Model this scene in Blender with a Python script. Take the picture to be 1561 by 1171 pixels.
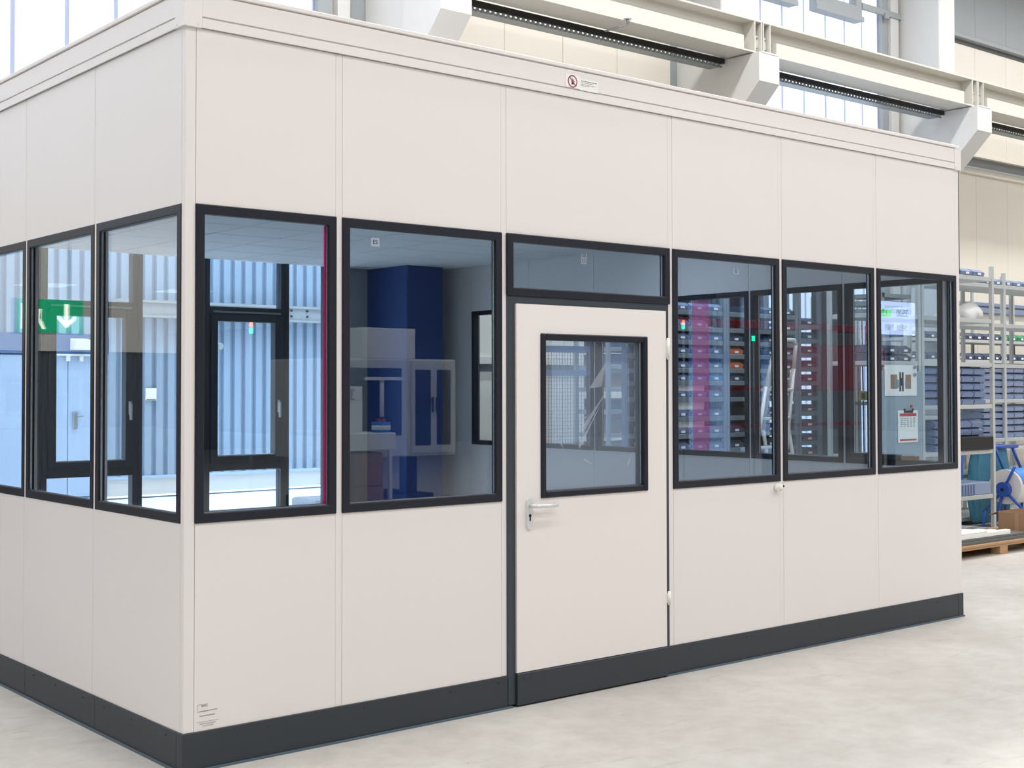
import bpy, bmesh, math, random
from mathutils import Vector, Matrix
random.seed(7)
R = math.radians
sc = bpy.context.scene
for o in list(bpy.data.objects): bpy.data.objects.remove(o)

# ------------------------------------------------------------------ camera
W, H = 1561, 1171
yaw, pit, rol, fpx = .694982, .0228908, -.00200996, 2022.356
f_ = Vector((math.sin(yaw)*math.cos(pit), math.cos(yaw)*math.cos(pit), math.sin(pit)))
r_ = Vector((math.cos(yaw), -math.sin(yaw), 0)); u_ = r_.cross(f_)
r2 = r_*math.cos(rol)+u_*math.sin(rol); u2 = -r_*math.sin(rol)+u_*math.cos(rol)
cd = bpy.data.cameras.new('camera'); cam = bpy.data.objects.new('camera', cd)
sc.collection.objects.link(cam); sc.camera = cam
cam.matrix_world = Matrix(((r2.x,u2.x,-f_.x,-2.519),(r2.y,u2.y,-f_.y,-5.179),(r2.z,u2.z,-f_.z,1.612),(0,0,0,1)))
cd.sensor_fit = 'HORIZONTAL'; cd.sensor_width = 36; cd.lens = fpx/W*36
cd.shift_y = -39.7069/W
cd.clip_start = .05; cd.clip_end = 300

# ------------------------------------------------------------------ light
EXPO = 0.0
WORLD, LAMP = 5.1, 765
w = bpy.data.worlds.new('overcast_sky'); sc.world = w; w.use_nodes = True
bg = w.node_tree.nodes['Background']; bg.inputs[0].default_value = (.86,.93,1.0,1); bg.inputs[1].default_value = WORLD
for i,(ly,lz,e) in enumerate(((-12.5,8.6,1.2),(-8.5,8.6,1.1),(-4.5,8.6,1.3),(-.5,8.6,.7),(3.2,8.6,1.8))):
    ld = bpy.data.lights.new('hall_lamp_row', 'AREA'); ld.shape='RECTANGLE'; ld.size=34; ld.size_y=.5
    ld.energy = LAMP*e; ld.color=(1,.992,.985)
    lo = bpy.data.objects.new('hall_lamp_row', ld); sc.collection.objects.link(lo); lo.location=(9.9,ly,lz)
vs = sc.view_settings
vs.view_transform='Standard'; vs.look='None'; vs.gamma=1; vs.exposure=EXPO; vs.use_curve_mapping=False
sc.cycles.use_denoising = True
sc.cycles.transparent_max_bounces = 32
sc.cycles.max_bounces = 8; sc.cycles.diffuse_bounces = 4; sc.cycles.glossy_bounces = 4
sc.cycles.caustics_reflective = False; sc.cycles.caustics_refractive = False
sc.cycles.sample_clamp_indirect = 6

# ------------------------------------------------------------------ materials
def s2l(c): return tuple((v/255/12.92 if v/255<=.04045 else ((v/255+.055)/1.055)**2.4) for v in c)
def mat(name, rgb, rough=.5, metal=0, var=.0, scale=8, bump=0, spec=.5, stretch=(1,1,1), emit=None, es=1):
    m = bpy.data.materials.new(name); m.use_nodes=True; nt=m.node_tree; N=nt.nodes; L=nt.links
    b=N['Principled BSDF']; c=s2l(rgb)
    b.inputs['Base Color'].default_value=(*c,1); b.inputs['Roughness'].default_value=rough
    b.inputs['Metallic'].default_value=metal; b.inputs['Specular IOR Level'].default_value=spec
    if var or bump:
        tc=N.new('ShaderNodeTexCoord'); mp=N.new('ShaderNodeMapping'); mp.inputs['Scale'].default_value=stretch
        L.new(tc.outputs['Object'],mp.inputs[0])
        n=N.new('ShaderNodeTexNoise'); n.inputs['Scale'].default_value=scale; n.inputs['Detail'].default_value=5
        L.new(mp.outputs[0],n.inputs['Vector'])
        if var:
            mx=N.new('ShaderNodeMix'); mx.data_type='RGBA'
            mx.inputs[6].default_value=(*[v*(1-var) for v in c],1); mx.inputs[7].default_value=(*[min(1,v*(1+var)) for v in c],1)
            L.new(n.outputs[0],mx.inputs[0]); L.new(mx.outputs[2],b.inputs['Base Color'])
        if bump:
            bp=N.new('ShaderNodeBump'); bp.inputs['Strength'].default_value=bump; bp.inputs['Distance'].default_value=.01
            L.new(n.outputs[0],bp.inputs['Height']); L.new(bp.outputs[0],b.inputs['Normal'])
    if emit:
        b.inputs['Emission Color'].default_value=(*s2l(emit),1); b.inputs['Emission Strength'].default_value=es
    return m
def glass(name, tint, f0):
    m=bpy.data.materials.new(name); m.use_nodes=True; nt=m.node_tree; N=nt.nodes; L=nt.links
    N.remove(N['Principled BSDF']); out=N['Material Output']
    g=N.new('ShaderNodeNewGeometry'); d=N.new('ShaderNodeVectorMath'); d.operation='DOT_PRODUCT'
    L.new(g.outputs['Normal'],d.inputs[0]); L.new(g.outputs['Incoming'],d.inputs[1])
    def ma(op,a,b=None):
        n=N.new('ShaderNodeMath'); n.operation=op
        for i,v in enumerate((a,b)):
            if v is None: continue
            if isinstance(v,(int,float)): n.inputs[i].default_value=v
            else: L.new(v,n.inputs[i])
        return n.outputs[0]
    c=ma('ABSOLUTE',d.outputs['Value']); p=ma('POWER',ma('SUBTRACT',1.0,c),5.0)
    F=ma('ADD',ma('MULTIPLY',p,1-f0),f0)
    t=N.new('ShaderNodeBsdfTransparent'); t.inputs[0].default_value=(*tint,1)
    gl=N.new('ShaderNodeBsdfGlossy'); gl.inputs['Roughness'].default_value=0; gl.inputs[0].default_value=(.95,.97,1,1)
    mx=N.new('ShaderNodeMixShader'); L.new(F,mx.inputs[0]); L.new(t.outputs[0],mx.inputs[1]); L.new(gl.outputs[0],mx.inputs[2])
    L.new(mx.outputs[0],out.inputs[0]); return m
def film(name, rgb, amount, tint, trans=.5):
    m=bpy.data.materials.new(name); m.use_nodes=True; nt=m.node_tree; N=nt.nodes; L=nt.links
    N.remove(N['Principled BSDF']); out=N['Material Output']; c=(*s2l(rgb),1)
    d=N.new('ShaderNodeBsdfDiffuse'); d.inputs[0].default_value=c
    tl=N.new('ShaderNodeBsdfTranslucent'); tl.inputs[0].default_value=c
    m1=N.new('ShaderNodeMixShader'); m1.inputs[0].default_value=trans; L.new(d.outputs[0],m1.inputs[1]); L.new(tl.outputs[0],m1.inputs[2])
    t=N.new('ShaderNodeBsdfTransparent'); t.inputs[0].default_value=(*tint,1)
    m2=N.new('ShaderNodeMixShader'); m2.inputs[0].default_value=amount
    L.new(t.outputs[0],m2.inputs[1]); L.new(m1.outputs[0],m2.inputs[2]); L.new(m2.outputs[0],out.inputs[0]); return m

M = {}
M['panel']=mat('cabin_panel_paint',(231,226,224),.42,var=.012,scale=1.5)
M['door_paint']=mat('door_paint',(235,229,226),.38)
M['anth']=mat('anthracite_frame',(29,32,43),.42,var=.08,scale=30,spec=.35)
M['door_frame']=mat('door_frame_grey',(52,61,70),.45)
M['plinth']=mat('plinth_grey',(47,53,60),.5,var=.06,scale=4)
M['rubber']=mat('sealing_strip',(84,100,112),.5)
M['dark']=mat('dark_gap',(22,24,28),.7)
M['spacer']=mat('spacer_bar',(190,195,200),.25,metal=.9)
M['alu']=mat('brushed_aluminium',(226,226,226),.38,metal=.35)
M['white']=mat('white_plastic',(236,236,232),.4)
M['black']=mat('black_plastic',(20,20,22),.5)
M['tile']=mat('mineral_ceiling_tile',(246,246,246),.9,bump=.15,scale=60)
M['tgrid']=mat('ceiling_grid',(96,100,108),.6)
M['hall']=mat('hall_cladding_cream',(231,225,213),.55,var=.02,scale=2,stretch=(1,1,.2))
M['hall_grey']=mat('hall_cladding_grey',(158,163,166),.55,var=.03,scale=2,stretch=(1,1,.2))
M['dimwall']=mat('dim_grey_cladding',(70,76,84),.7)
M['conc']=mat('painted_concrete',(214,213,210),.6,var=.02,scale=6)
M['steel']=mat('painted_steel_beam',(205,202,194),.5)
M['galv']=mat('galvanised_steel',(150,158,160),.42,metal=.55,var=.12,scale=40)
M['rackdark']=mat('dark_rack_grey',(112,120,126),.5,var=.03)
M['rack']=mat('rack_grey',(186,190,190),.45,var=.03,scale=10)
M['olive']=mat('facade_frame_grey',(52,56,60),.4)
M['snow']=mat('pale_pavement',(244,244,246),.9,var=.10,scale=9,bump=.3)
M['corr']=mat('blue_corrugated_sheet',(152,170,188),.5,var=.04,scale=3)
M['bandblue']=mat('blue_fascia',(70,112,160),.5)
M['pale']=mat('pale_blue_door',(176,198,224),.5,var=.02)
M['bluecol']=mat('blue_column_casing',(32,64,126),.5)
M['floor_in']=mat('cabin_floor',(165,172,176),.35,var=.06,scale=3)
M['bin']=mat('blue_bin_plastic',(112,130,166),.45)
M['binblue']=mat('bright_blue_bin_plastic',(70,140,205),.45)
M['binlight']=mat('grey_blue_bin_plastic',(136,152,182),.45)
M['binnavy']=mat('navy_bin_plastic',(62,76,104),.45)
M['binorange']=mat('orange_bin_plastic',(222,112,66),.45)
M['bingreen']=mat('green_bin_plastic',(64,140,104),.45)
M['binred']=mat('dark_red_bin_plastic',(112,52,62),.5)
M['paper']=mat('paper',(240,240,236),.8)
M['red']=mat('red_print',(196,52,62),.6)
M['redpaint']=mat('red_machine_paint',(160,40,44),.45)
M['ink']=mat('ink_grey',(96,94,98),.7)
M['inklight']=mat('label_grey',(168,162,158),.7)
M['inkred']=mat('sign_red',(160,72,88),.6)
M['wood']=mat('pallet_wood',(176,140,104),.75,var=.15,scale=12,stretch=(1,8,8))
M['card']=mat('cardboard',(160,126,98),.8,var=.05,scale=5)
M['teal']=mat('teal_bag',(52,112,136),.55,var=.15,scale=7,bump=.6)
M['bluesteel']=mat('blue_steel',(32,78,168),.4)
M['bluesheet']=mat('blue_sheet',(46,126,206),.5)
M['foil']=mat('white_foil_roll',(224,222,220),.35,var=.05,scale=5,stretch=(1,6,6))
M['greysheet']=mat('grey_sheet_stack',(96,98,98),.6,var=.06)
M['ladder']=mat('ladder_aluminium',(206,200,190),.4,metal=.3)
M['bag']=mat('white_plastic_bag',(238,238,238),.5,bump=.6,scale=14)
M['cabinet']=mat('steel_cabinet_blue_grey',(150,166,176),.45,var=.04)
M['green']=mat('exit_sign_green',(0,128,84),.4,emit=(0,150,98),es=2.2)
M['signwhite']=mat('exit_sign_white',(240,245,235),.4,emit=(235,245,220),es=3.5)
M['screen']=mat('screen_white',(200,215,250),.3,emit=(196,214,255),es=4.5)
M['screengreen']=mat('screen_green',(90,230,110),.3,emit=(90,235,110),es=4.5)
M['screenink']=mat('screen_digits',(60,70,110),.3,emit=(70,90,150),es=.6)
M['lampgreen']=mat('lamp_green',(20,230,140),.3,emit=(0,240,140),es=26)
M['lampred']=mat('lamp_red',(250,90,40),.3,emit=(255,90,40),es=26)
M['lamphead']=mat('lamp_diffuser',(250,250,250),.3,emit=(255,250,240),es=9)
M['machine']=mat('machine_light_grey',(205,208,206),.45)
M['darkglass']=mat('dark_machine_glass',(26,32,36),.15)
M['fillpanel']=mat('added_fill_panel',(240,244,250),.4,emit=(226,240,255),es=5)  # glow of the added fill panels in the cabin ceiling
M['yellow']=mat('yellow_label',(232,206,40),.6)
M['brick']=mat('rough_concrete_block',(150,152,158),.9,var=.25,scale=25,bump=.8)
M['pinkwide']=film('pink_wide_strip',(255,170,210),.20,(1,.80,.90),.5)
M['pinkedge']=film('pink_edge_strip',(255,60,150),.55,(1,.5,.75),.6)
M['palemark']=film('pale_mark',(225,232,240),.5,(1,1,1),.5)
M['scrap']=film('film_scraps',(235,240,245),.35,(1,1,1),.5)
M['cling']=film('cling_film',(225,235,248),.20,(1,1,1),.5)
M['gl_front']=glass('front_glass',(.88,.945,1.0),.060)
M['gl_side']=glass('side_glass',(.93,.96,.98),.075)
M['gl_fac']=glass('facade_glass',(.96,.985,1),.035)
def polycarb(c0=(.70,.71,.74,1),c1=(.76,.77,.79,1)):
    m=bpy.data.materials.new('translucent_polycarbonate'); m.use_nodes=True; nt=m.node_tree; N=nt.nodes; L=nt.links
    N.remove(N['Principled BSDF']); out=N['Material Output']
    tc=N.new('ShaderNodeTexCoord'); wv=N.new('ShaderNodeTexWave'); wv.bands_direction='X'; wv.inputs['Scale'].default_value=9
    L.new(tc.outputs['Object'],wv.inputs[0])
    mx=N.new('ShaderNodeMix'); mx.data_type='RGBA'; mx.inputs[6].default_value=c0; mx.inputs[7].default_value=c1
    L.new(wv.outputs[0],mx.inputs[0])
    tl=N.new('ShaderNodeBsdfTranslucent'); L.new(mx.outputs[2],tl.inputs[0])
    d=N.new('ShaderNodeBsdfDiffuse'); d.inputs[0].default_value=(.8,.82,.86,1)
    m1=N.new('ShaderNodeMixShader'); m1.inputs[0].default_value=.18; L.new(tl.outputs[0],m1.inputs[1]); L.new(d.outputs[0],m1.inputs[2])
    L.new(m1.outputs[0],out.inputs[0]); return m
M['poly']=polycarb(); M['polyjoint']=polycarb((.46,.48,.58,1),(.50,.52,.62,1))
def floor_mat():
    m=bpy.data.materials.new('polished_concrete_floor'); m.use_nodes=True; nt=m.node_tree; N=nt.nodes; L=nt.links; b=N['Principled BSDF']
    tc=N.new('ShaderNodeTexCoord')
    def noise(scale,detail,rough=.6,st=(1,1,1),dist=0):
        mp=N.new('ShaderNodeMapping'); mp.inputs['Scale'].default_value=st; L.new(tc.outputs['Object'],mp.inputs[0])
        n=N.new('ShaderNodeTexNoise'); n.inputs['Scale'].default_value=scale; n.inputs['Detail'].default_value=detail; n.inputs['Roughness'].default_value=rough
        n.inputs['Distortion'].default_value=dist; L.new(mp.outputs[0],n.inputs['Vector']); return n.outputs[0]
    def ramp(src,a,b,ca,cb):
        r=N.new('ShaderNodeValToRGB'); r.color_ramp.elements[0].position=a; r.color_ramp.elements[1].position=b
        r.color_ramp.elements[0].color=(*ca,1); r.color_ramp.elements[1].color=(*cb,1); L.new(src,r.inputs[0]); return r.outputs[0]
    def mul(a,b,f=1.0):
        x=N.new('ShaderNodeMix'); x.data_type='RGBA'; x.blend_type='MULTIPLY'; x.inputs[0].default_value=f; L.new(a,x.inputs[6]); L.new(b,x.inputs[7]); return x.outputs[2]
    base=ramp(noise(.9,6),.3,.7,s2l((190,185,179)),s2l((209,205,199)))
    sp=ramp(noise(6,6,.7),.30,.62,(.84,.83,.81),(1,1,1))
    st=ramp(noise(2.2,3,.5,(1,3.5,1),1.2),.26,.40,(.86,.85,.84),(1,1,1))
    scr=ramp(noise(5,2,.5,(.5,4,1),2.5),.21,.245,(.55,.54,.52),(1,1,1))
    c=mul(mul(mul(base,sp),st),scr,.8); L.new(c,b.inputs['Base Color'])
    rr=N.new('ShaderNodeMapRange'); rr.inputs[3].default_value=.34; rr.inputs[4].default_value=.55; L.new(noise(2.5,5),rr.inputs[0]); L.new(rr.outputs[0],b.inputs['Roughness'])
    b.inputs['Specular IOR Level'].default_value=.45
    return m
M['floor']=floor_mat()

# ------------------------------------------------------------------ builders
COL = sc.collection
class MB:
    def plate(s,x0,x1,z0,z1,h0,h1,k0,k1,y0,y1):
        V=lambda x,y,z:s.bm.verts.new((x,y,z))
        o0=[V(x,y0,z) for x,z in ((x0,z0),(x1,z0),(x1,z1),(x0,z1))]; i0=[V(x,y0,z) for x,z in ((h0,k0),(h1,k0),(h1,k1),(h0,k1))]
        o1=[V(x,y1,z) for x,z in ((x0,z0),(x1,z0),(x1,z1),(x0,z1))]; i1=[V(x,y1,z) for x,z in ((h0,k0),(h1,k0),(h1,k1),(h0,k1))]
        for k in range(4):
            j=(k+1)%4
            for q in ((o0[k],o0[j],i0[j],i0[k]),(o1[k],o1[j],i1[j],i1[k]),(o0[k],o0[j],o1[j],o1[k]),(i0[k],i0[j],i1[j],i1[k])): s.bm.faces.new(q)
        return s
    def __init__(s): s.bm=bmesh.new()
    def box(s,x0,x1,y0,y1,z0,z1,bev=0,seg=1):
        if x1<x0: x0,x1=x1,x0
        if y1<y0: y0,y1=y1,y0
        if z1<z0: z0,z1=z1,z0
        g=bmesh.ops.create_cube(s.bm,size=1); vs=g['verts']
        for v in vs: v.co=Vector(((x0+x1)/2+v.co.x*(x1-x0),(y0+y1)/2+v.co.y*(y1-y0),(z0+z1)/2+v.co.z*(z1-z0)))
        if bev:
            es=list({e for v in vs for e in v.link_edges}); bmesh.ops.bevel(s.bm,geom=es,offset=bev,segments=seg,affect='EDGES',profile=.5)
        return s
    def cyl(s,p,q,r,n=12,r1=None,cap=True):
        p=Vector(p);q=Vector(q);d=q-p;L=d.length
        rot=d.to_track_quat('Z','Y').to_matrix().to_4x4()
        g=bmesh.ops.create_cone(s.bm,cap_ends=cap,segments=n,radius1=r,radius2=r if r1 is None else r1,depth=L,matrix=Matrix.Translation((p+q)/2)@rot)
        for f in {f for v in g['verts'] for f in v.link_faces}:
            if len(f.verts)==4: f.smooth=True
        return s
    def tube(s,pts,r,n=8):
        for a,b in zip(pts[:-1],pts[1:]): s.cyl(a,b,r,n)
        for p in pts[1:-1]: s.ball(p,r,n)
        return s
    def ball(s,p,r,n=10,sc3=(1,1,1)):
        g=bmesh.ops.create_uvsphere(s.bm,u_segments=n,v_segments=max(4,n//2),radius=r)
        for v in g['verts']: v.co=Vector((v.co.x*sc3[0],v.co.y*sc3[1],v.co.z*sc3[2]))+Vector(p)
        for f in {f for v in g['verts'] for f in v.link_faces}: f.smooth=True
        return s
    def prism(s,pts,axis,a,b):
        # polygon pts in the two other axes, extruded along axis from a to b
        def mk(u,v,t): return {'x':(t,u,v),'y':(u,t,v),'z':(u,v,t)}[axis]
        A=[s.bm.verts.new(mk(u,v,a)) for u,v in pts]; B=[s.bm.verts.new(mk(u,v,b)) for u,v in pts]
        n=len(pts); s.bm.faces.new(A); s.bm.faces.new(B[::-1])
        for i in range(n): s.bm.faces.new((A[i],B[i],B[(i+1)%n],A[(i+1)%n]))
        return s
    def quad(s,*ps): s.bm.faces.new([s.bm.verts.new(p) for p in ps]); return s
    def ring(s,c,r0,r1,y0,y1,n=28):
        # flat ring in the xz plane
        for i in range(n):
            a=2*math.pi*i/n;b=2*math.pi*(i+1)/n
            s.prism([(c[0]+r0*math.cos(a),c[1]+r0*math.sin(a)),(c[0]+r1*math.cos(a),c[1]+r1*math.sin(a)),(c[0]+r1*math.cos(b),c[1]+r1*math.sin(b)),(c[0]+r0*math.cos(b),c[1]+r0*math.sin(b))],'y',y0,y1)
        return s
    def mesh(s,name,m):
        bmesh.ops.recalc_face_normals(s.bm,faces=s.bm.faces[:])
        me=bpy.data.meshes.new(name); s.bm.to_mesh(me); s.bm.free(); me.materials.append(m); return me
def wloc(o):
    v=Vector(o.location)
    p=o.parent
    return v
def put(name, me, parent=None, loc=None, rz=0):
    o=bpy.data.objects.new(name,me); COL.objects.link(o)
    if parent is not None: o.parent=parent
    if loc is not None: o.location=loc
    o.rotation_euler=(0,0,rz)
    return o
def part(name, mb, m, parent):
    """mesh built in world coordinates, parented to an (unrotated) thing"""
    o=put(name, mb.mesh(name,m if not isinstance(m,str) else M[m]))
    o.parent=parent
    off=Vector((0,0,0)); p=parent
    while p is not None: off+=Vector(p.location); p=p.parent
    o.location=-off
    return o
def thing(name,label,cat,loc=(0,0,0),group=None,rz=0):
    o=bpy.data.objects.new(name,None); COL.objects.link(o); o.location=loc; o.rotation_euler=(0,0,rz); o.empty_display_size=.1
    o['label']=label; o['category']=cat
    if group: o['group']=group
    return o
def solo(name,mb,m,label,cat,group=None):
    o=put(name,mb.mesh(name,M[m])); o['label']=label; o['category']=cat
    if group: o['group']=group
    return o
def struct(name,mb,m,label=None):
    o=put(name,mb.mesh(name,M[m])); o['kind']='structure'
    if label: o['label']=label
    return o
def sroot(name,label=None):
    o=bpy.data.objects.new(name,None); COL.objects.link(o); o['kind']='structure'
    if label: o['label']=label
    return o
def text(name,s,size,m,parent,loc,rot,align='CENTER'):
    cu=bpy.data.curves.new(name,'FONT'); cu.body=s; cu.size=size; cu.align_x=align; cu.align_y='CENTER'; cu.extrude=.0006
    tmp=bpy.data.objects.new(name,cu); COL.objects.link(tmp); bpy.context.view_layer.update()
    me=bpy.data.meshes.new_from_object(tmp.evaluated_get(bpy.context.evaluated_depsgraph_get()))
    bpy.data.objects.remove(tmp); bpy.data.curves.remove(cu); me.materials.clear(); me.materials.append(M[m])
    o=put(name,me); o.parent=parent
    off=Vector((0,0,0)); p=parent
    while p is not None: off+=Vector(p.location); p=p.parent
    o.location=Vector(loc)-off; o.rotation_euler=rot; return o

# ------------------------------------------------------------------ hall shell
struct('floor', MB().box(-14,34,-27,6.36,-.2,0),'floor','pale polished concrete hall floor with scuffs and stains')
struct('ground', MB().box(-60,70,6.62,70,-.25,-.05),'snow','bright snowy pavement outside behind the cabin windows')
YB=6.44
struct('ceiling', MB().box(-14,34,-27,6.9,9.4,9.6),'hall_grey','grey hall roof far above the cabin')
struct('wall_front', MB().box(-14,34,-27.3,-27,0,9.4),'dimwall','dim grey hall wall behind the viewer')
struct('wall_left', MB().box(-14.3,-14,-27.3,6.9,0,9.4),'hall','cream hall wall far to the left')
struct('wall_right', MB().box(34,34.3,-27.3,6.9,0,9.4),'hall','cream hall wall far to the right')

# back wall: low plinth, glazed band behind the cabin, translucent band above, cladding to the right
wb=sroot('wall_back','long back wall of the hall with translucent sheets and cream cladding')
part('plinth_wall',MB().box(-14,4.74,YB,YB+.18,0,.43),'conc',wb)
part('lintel',MB().box(-14,4.74,YB,YB+.18,2.93,3.35),'conc',wb)
part('grey_panel',MB().box(4.74,5.25,YB,YB+.16,0,3.3),'hall_grey',wb)
x=-13.9
edges=[-.4,.10,.575,1.05,1.533,2.018,2.479,2.96,3.43,3.91,4.60]
px=-13.9
xs=[-13.9,-12,-10,-8,-6,-4,-2.4,-1.4]+edges
for a,b in zip(xs[:-1],xs[1:]):
    part('translucent_sheet',MB().box(a+.018,b-.018,YB+.08,YB+.088,3.35,9.3),'poly',wb)
    if a>-50: part('sheet_joint',MB().box(b-.0175,b+.0175,YB+.079,YB+.089,3.35,9.3),'polyjoint',wb)
part('joint_frame',MB().box(4.60,4.75,YB+.0,YB+.14,3.3,9.3),'hall_grey',wb)
part('joint_frame',MB().box(4.75,4.82,YB+.08,YB+.14,3.3,9.3).box(4.82,4.97,YB-.02,YB+.1,3.3,9.3),'conc',wb)
part('recess_panel',MB().box(4.97,5.6,YB+.05,YB+.14,3.3,9.3),'hall_grey',wb)
# cream cladding between first and second column
seams=[5.6,6.2,7.1,8.0,8.9,9.85]
for a,b in zip(seams[:-1],seams[1:]):
    part('cladding_panel',MB().box(a+.003,b-.003,YB+.04,YB+.1,1.96,6.05,.004),'hall',wb)
    part('cladding_panel',MB().box(a+.003,b-.003,YB+.04,YB+.1,6.07,9.3,.004),'hall_grey',wb)
    part('cladding_panel',MB().box(a+.003,b-.003,YB+.06,YB+.12,0,1.80,.004),'hall',wb)
part('cladding_backing',MB().box(5.25,9.85,YB+.1,YB+.16,0,9.3),'hall_grey',wb)
part('ledge',MB().box(5.6,9.85,YB-.03,YB+.06,1.885,1.955,.004),'hall',wb)
part('recess_panel',MB().box(9.85,10.0,YB+.06,YB+.14,0,9.3),'hall_grey',wb)
# second glazed bay, translucent to the floor
part('joint_frame',MB().box(10.42,10.62,YB,YB+.1,0,9.3),'conc',wb)
ed2=[10.62,11.15,11.677,12.142,12.624,13.121,13.573,14.0,14.40]
for a,b in zip(ed2[:-1],ed2[1:]):
    part('translucent_sheet',MB().box(a+.016,b-.016,YB+.08,YB+.088,.4,9.3),'poly',wb)
    part('sheet_joint',MB().box(b-.0155,b+.0155,YB+.079,YB+.089,.4,9.3),'polyjoint',wb)
part('plinth_wall',MB().box(10.62,14.4,YB+.02,YB+.18,0,.4),'conc',wb)
part('joint_frame',MB().box(14.40,14.55,YB,YB+.12,0,9.3),'hall_grey',wb)
part('joint_frame',MB().box(14.55,14.75,YB-.05,YB+.1,0,9.3),'conc',wb)
part('recess_panel',MB().box(14.75,15.1,YB+.06,YB+.14,0,9.3),'dimwall',wb)
for xa,xb,zb in ((12.74,13.81,6.97),(11.2,12.28,6.93)):
    fw_=part('vent_window_frame',MB().plate(xa,xb,zb,zb+1.2,xa+.13,xb-.13,zb+.22,zb+1.07,YB-.06,YB+.07).box(xa-.02,xb+.02,YB-.09,YB-.06,zb,zb+.07),'hall_grey',wb)
part('window_rail',MB().box(13.82,15.1,YB-.07,YB-.02,7.17,7.26,.004).box(14.35,14.45,YB-.10,YB-.07,7.12,7.2,.004),'hall_grey',wb)
# right cladding with ledges
xr=[15.1,16.05,17.0,17.95,18.9,19.85,20.8,21.75,22.7,24,26,28,31,34]
for a,b in zip(xr[:-1],xr[1:]):
    part('cladding_panel',MB().box(a+.003,b-.003,YB+.02,YB+.08,7.28,9.3,.004),'hall_grey',wb)
    part('cladding_panel',MB().box(a+.003,b-.003,YB+.03,YB+.08,5.36,7.12,.004),'hall',wb)
    part('cladding_panel',MB().box(a+.003,b-.003,YB+.03,YB+.08,0,5.10,.004),'hall',wb)
part('cladding_backing',MB().box(15.1,34,YB+.08,YB+.14,0,9.3),'hall_grey',wb)
part('ledge',MB().box(15.1,34,YB-.06,YB+.04,7.20,7.26,.004),'hall_grey',wb)
part('ledge',MB().box(15.1,34,YB-.05,YB+.03,5.33,5.38,.004),'hall',wb)
part('pipe_ledge',MB().cyl((15.1,YB-.0,5.10),(34,YB-.0,5.10),.055,12),'hall',wb)
part('wall_rail',MB().box(15.1,34,YB-.03,YB+.03,2.93,2.985,.004).box(15.1,34,YB-.03,YB+.03,2.82,2.90,.004),'binlight',wb)

# facade windows behind the cabin
def facade(n,x0,x1,sash):
    root=sroot('window_%d'%n,'dark framed facade window %s behind the cabin'%('with a tilting sash' if sash else 'of one full pane'))
    y0,y1=YB-.04,YB+.06
    part('frame',MB().box(x0-.045,x0,y0,y1,.40,2.95,.004).box(x1,x1+.045,y0,y1,.40,2.95,.004).box(x0,x1,y0,y1,.40,.445,.004).box(x0,x1,y0,y1,2.88,2.95,.004),'olive',root)
    if sash:
        part('transom',MB().box(x0,x1,y0,y1,2.335,2.405,.004).box(x0,x1,y0,y1,.825,.90,.004),'olive',root)
        s=part('sash',MB().box(x0+.005,x0+.075,y0-.02,y1-.02,.90,2.335,.005).box(x1-.075,x1-.005,y0-.02,y1-.02,.90,2.335,.005).box(x0+.075,x1-.075,y0-.02,y1-.02,.90,.965,.005).box(x0+.075,x1-.075,y0-.02,y1-.02,2.262,2.335,.005),'olive',root)
        part('handle',MB().box(x1-.05,x1-.025,y0-.035,y0-.015,1.38,1.50,.003).box(x1-.048,x1-.028,y0-.06,y0-.035,1.33,1.48,.004),'alu',s)
        part('hinge_arm',MB().box(x0+.02,x1-.02,y0-.03,y0-.02,2.345,2.362),'galv',s)
        part('glass_bead',MB().box(x0+.075,x1-.075,y0+.0,y0+.03,.965,.975),'white',s)
        for z0,z1,xa,xb in ((.445,.825,x0,x1),(.965,2.262,x0+.075,x1-.075),(2.405,2.88,x0,x1)):
            part('pane',MB().box(xa,xb,YB+.0,YB+.012,z0,z1),'gl_fac',root)
    else:
        part('pane',MB().box(x0,x1,YB,YB+.012,.445,2.88),'gl_fac',root)
for n,(a,b,s) in enumerate(((-.05,.72,1),(.83,1.72,0),(1.815,2.605,1),(2.70,3.30,0),(3.38,4.15,1),(4.245,4.665,0)),1): facade(n,a,b,s)
part('facade_pillar',MB().box(4.71,4.78,YB-.05,YB+.1,.4,2.95,.004),'olive',wb)
part('gate_panel',MB().box(-14,-.10,YB,YB+.1,.4,1.95),'dimwall',wb)
part('upper_panel',MB().box(-14,-.10,YB-.02,YB+.1,1.95,2.95),'hall',wb)

# columns
for i,(cx,lab) in enumerate(((5.20,'left'),(9.97,'middle'),(14.80,'right'))):
    c=sroot(('pillar','pillar','pillar')[i],'%s concrete hall column carrying the crane runway'%lab)
    if i==0:
        part('shaft',MB().box(cx,cx+.45,5.73,YB+.05,2.9,9.3,.012),'conc',c)
        part('blue_casing',MB().box(cx,cx+.455,5.728,YB+.05,0,2.9,.01),'bluecol',c)['label']='blue cladding of the column inside the cabin'
    else:
        part('shaft',MB().box(cx,cx+.42,5.73,YB+.05,0,9.3,.012),'conc',c)
    cb=part('corbel',MB().prism([(5.10,5.31),(5.10,5.655),(5.74,5.655),(5.74,4.66)],'x',cx-.04,cx+.34),'conc',c)
    part('bearing_plate',MB().box(cx+.0,cx+.32,5.095,5.55,5.655,5.672),'alu',c)
    bl=MB()
    for k in (.06,.15,.24): bl.cyl((cx+k,5.24,5.665),(cx+k,5.24,5.70),.011,6)
    part('bolts',bl,'galv',c)['kind']='stuff'

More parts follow.
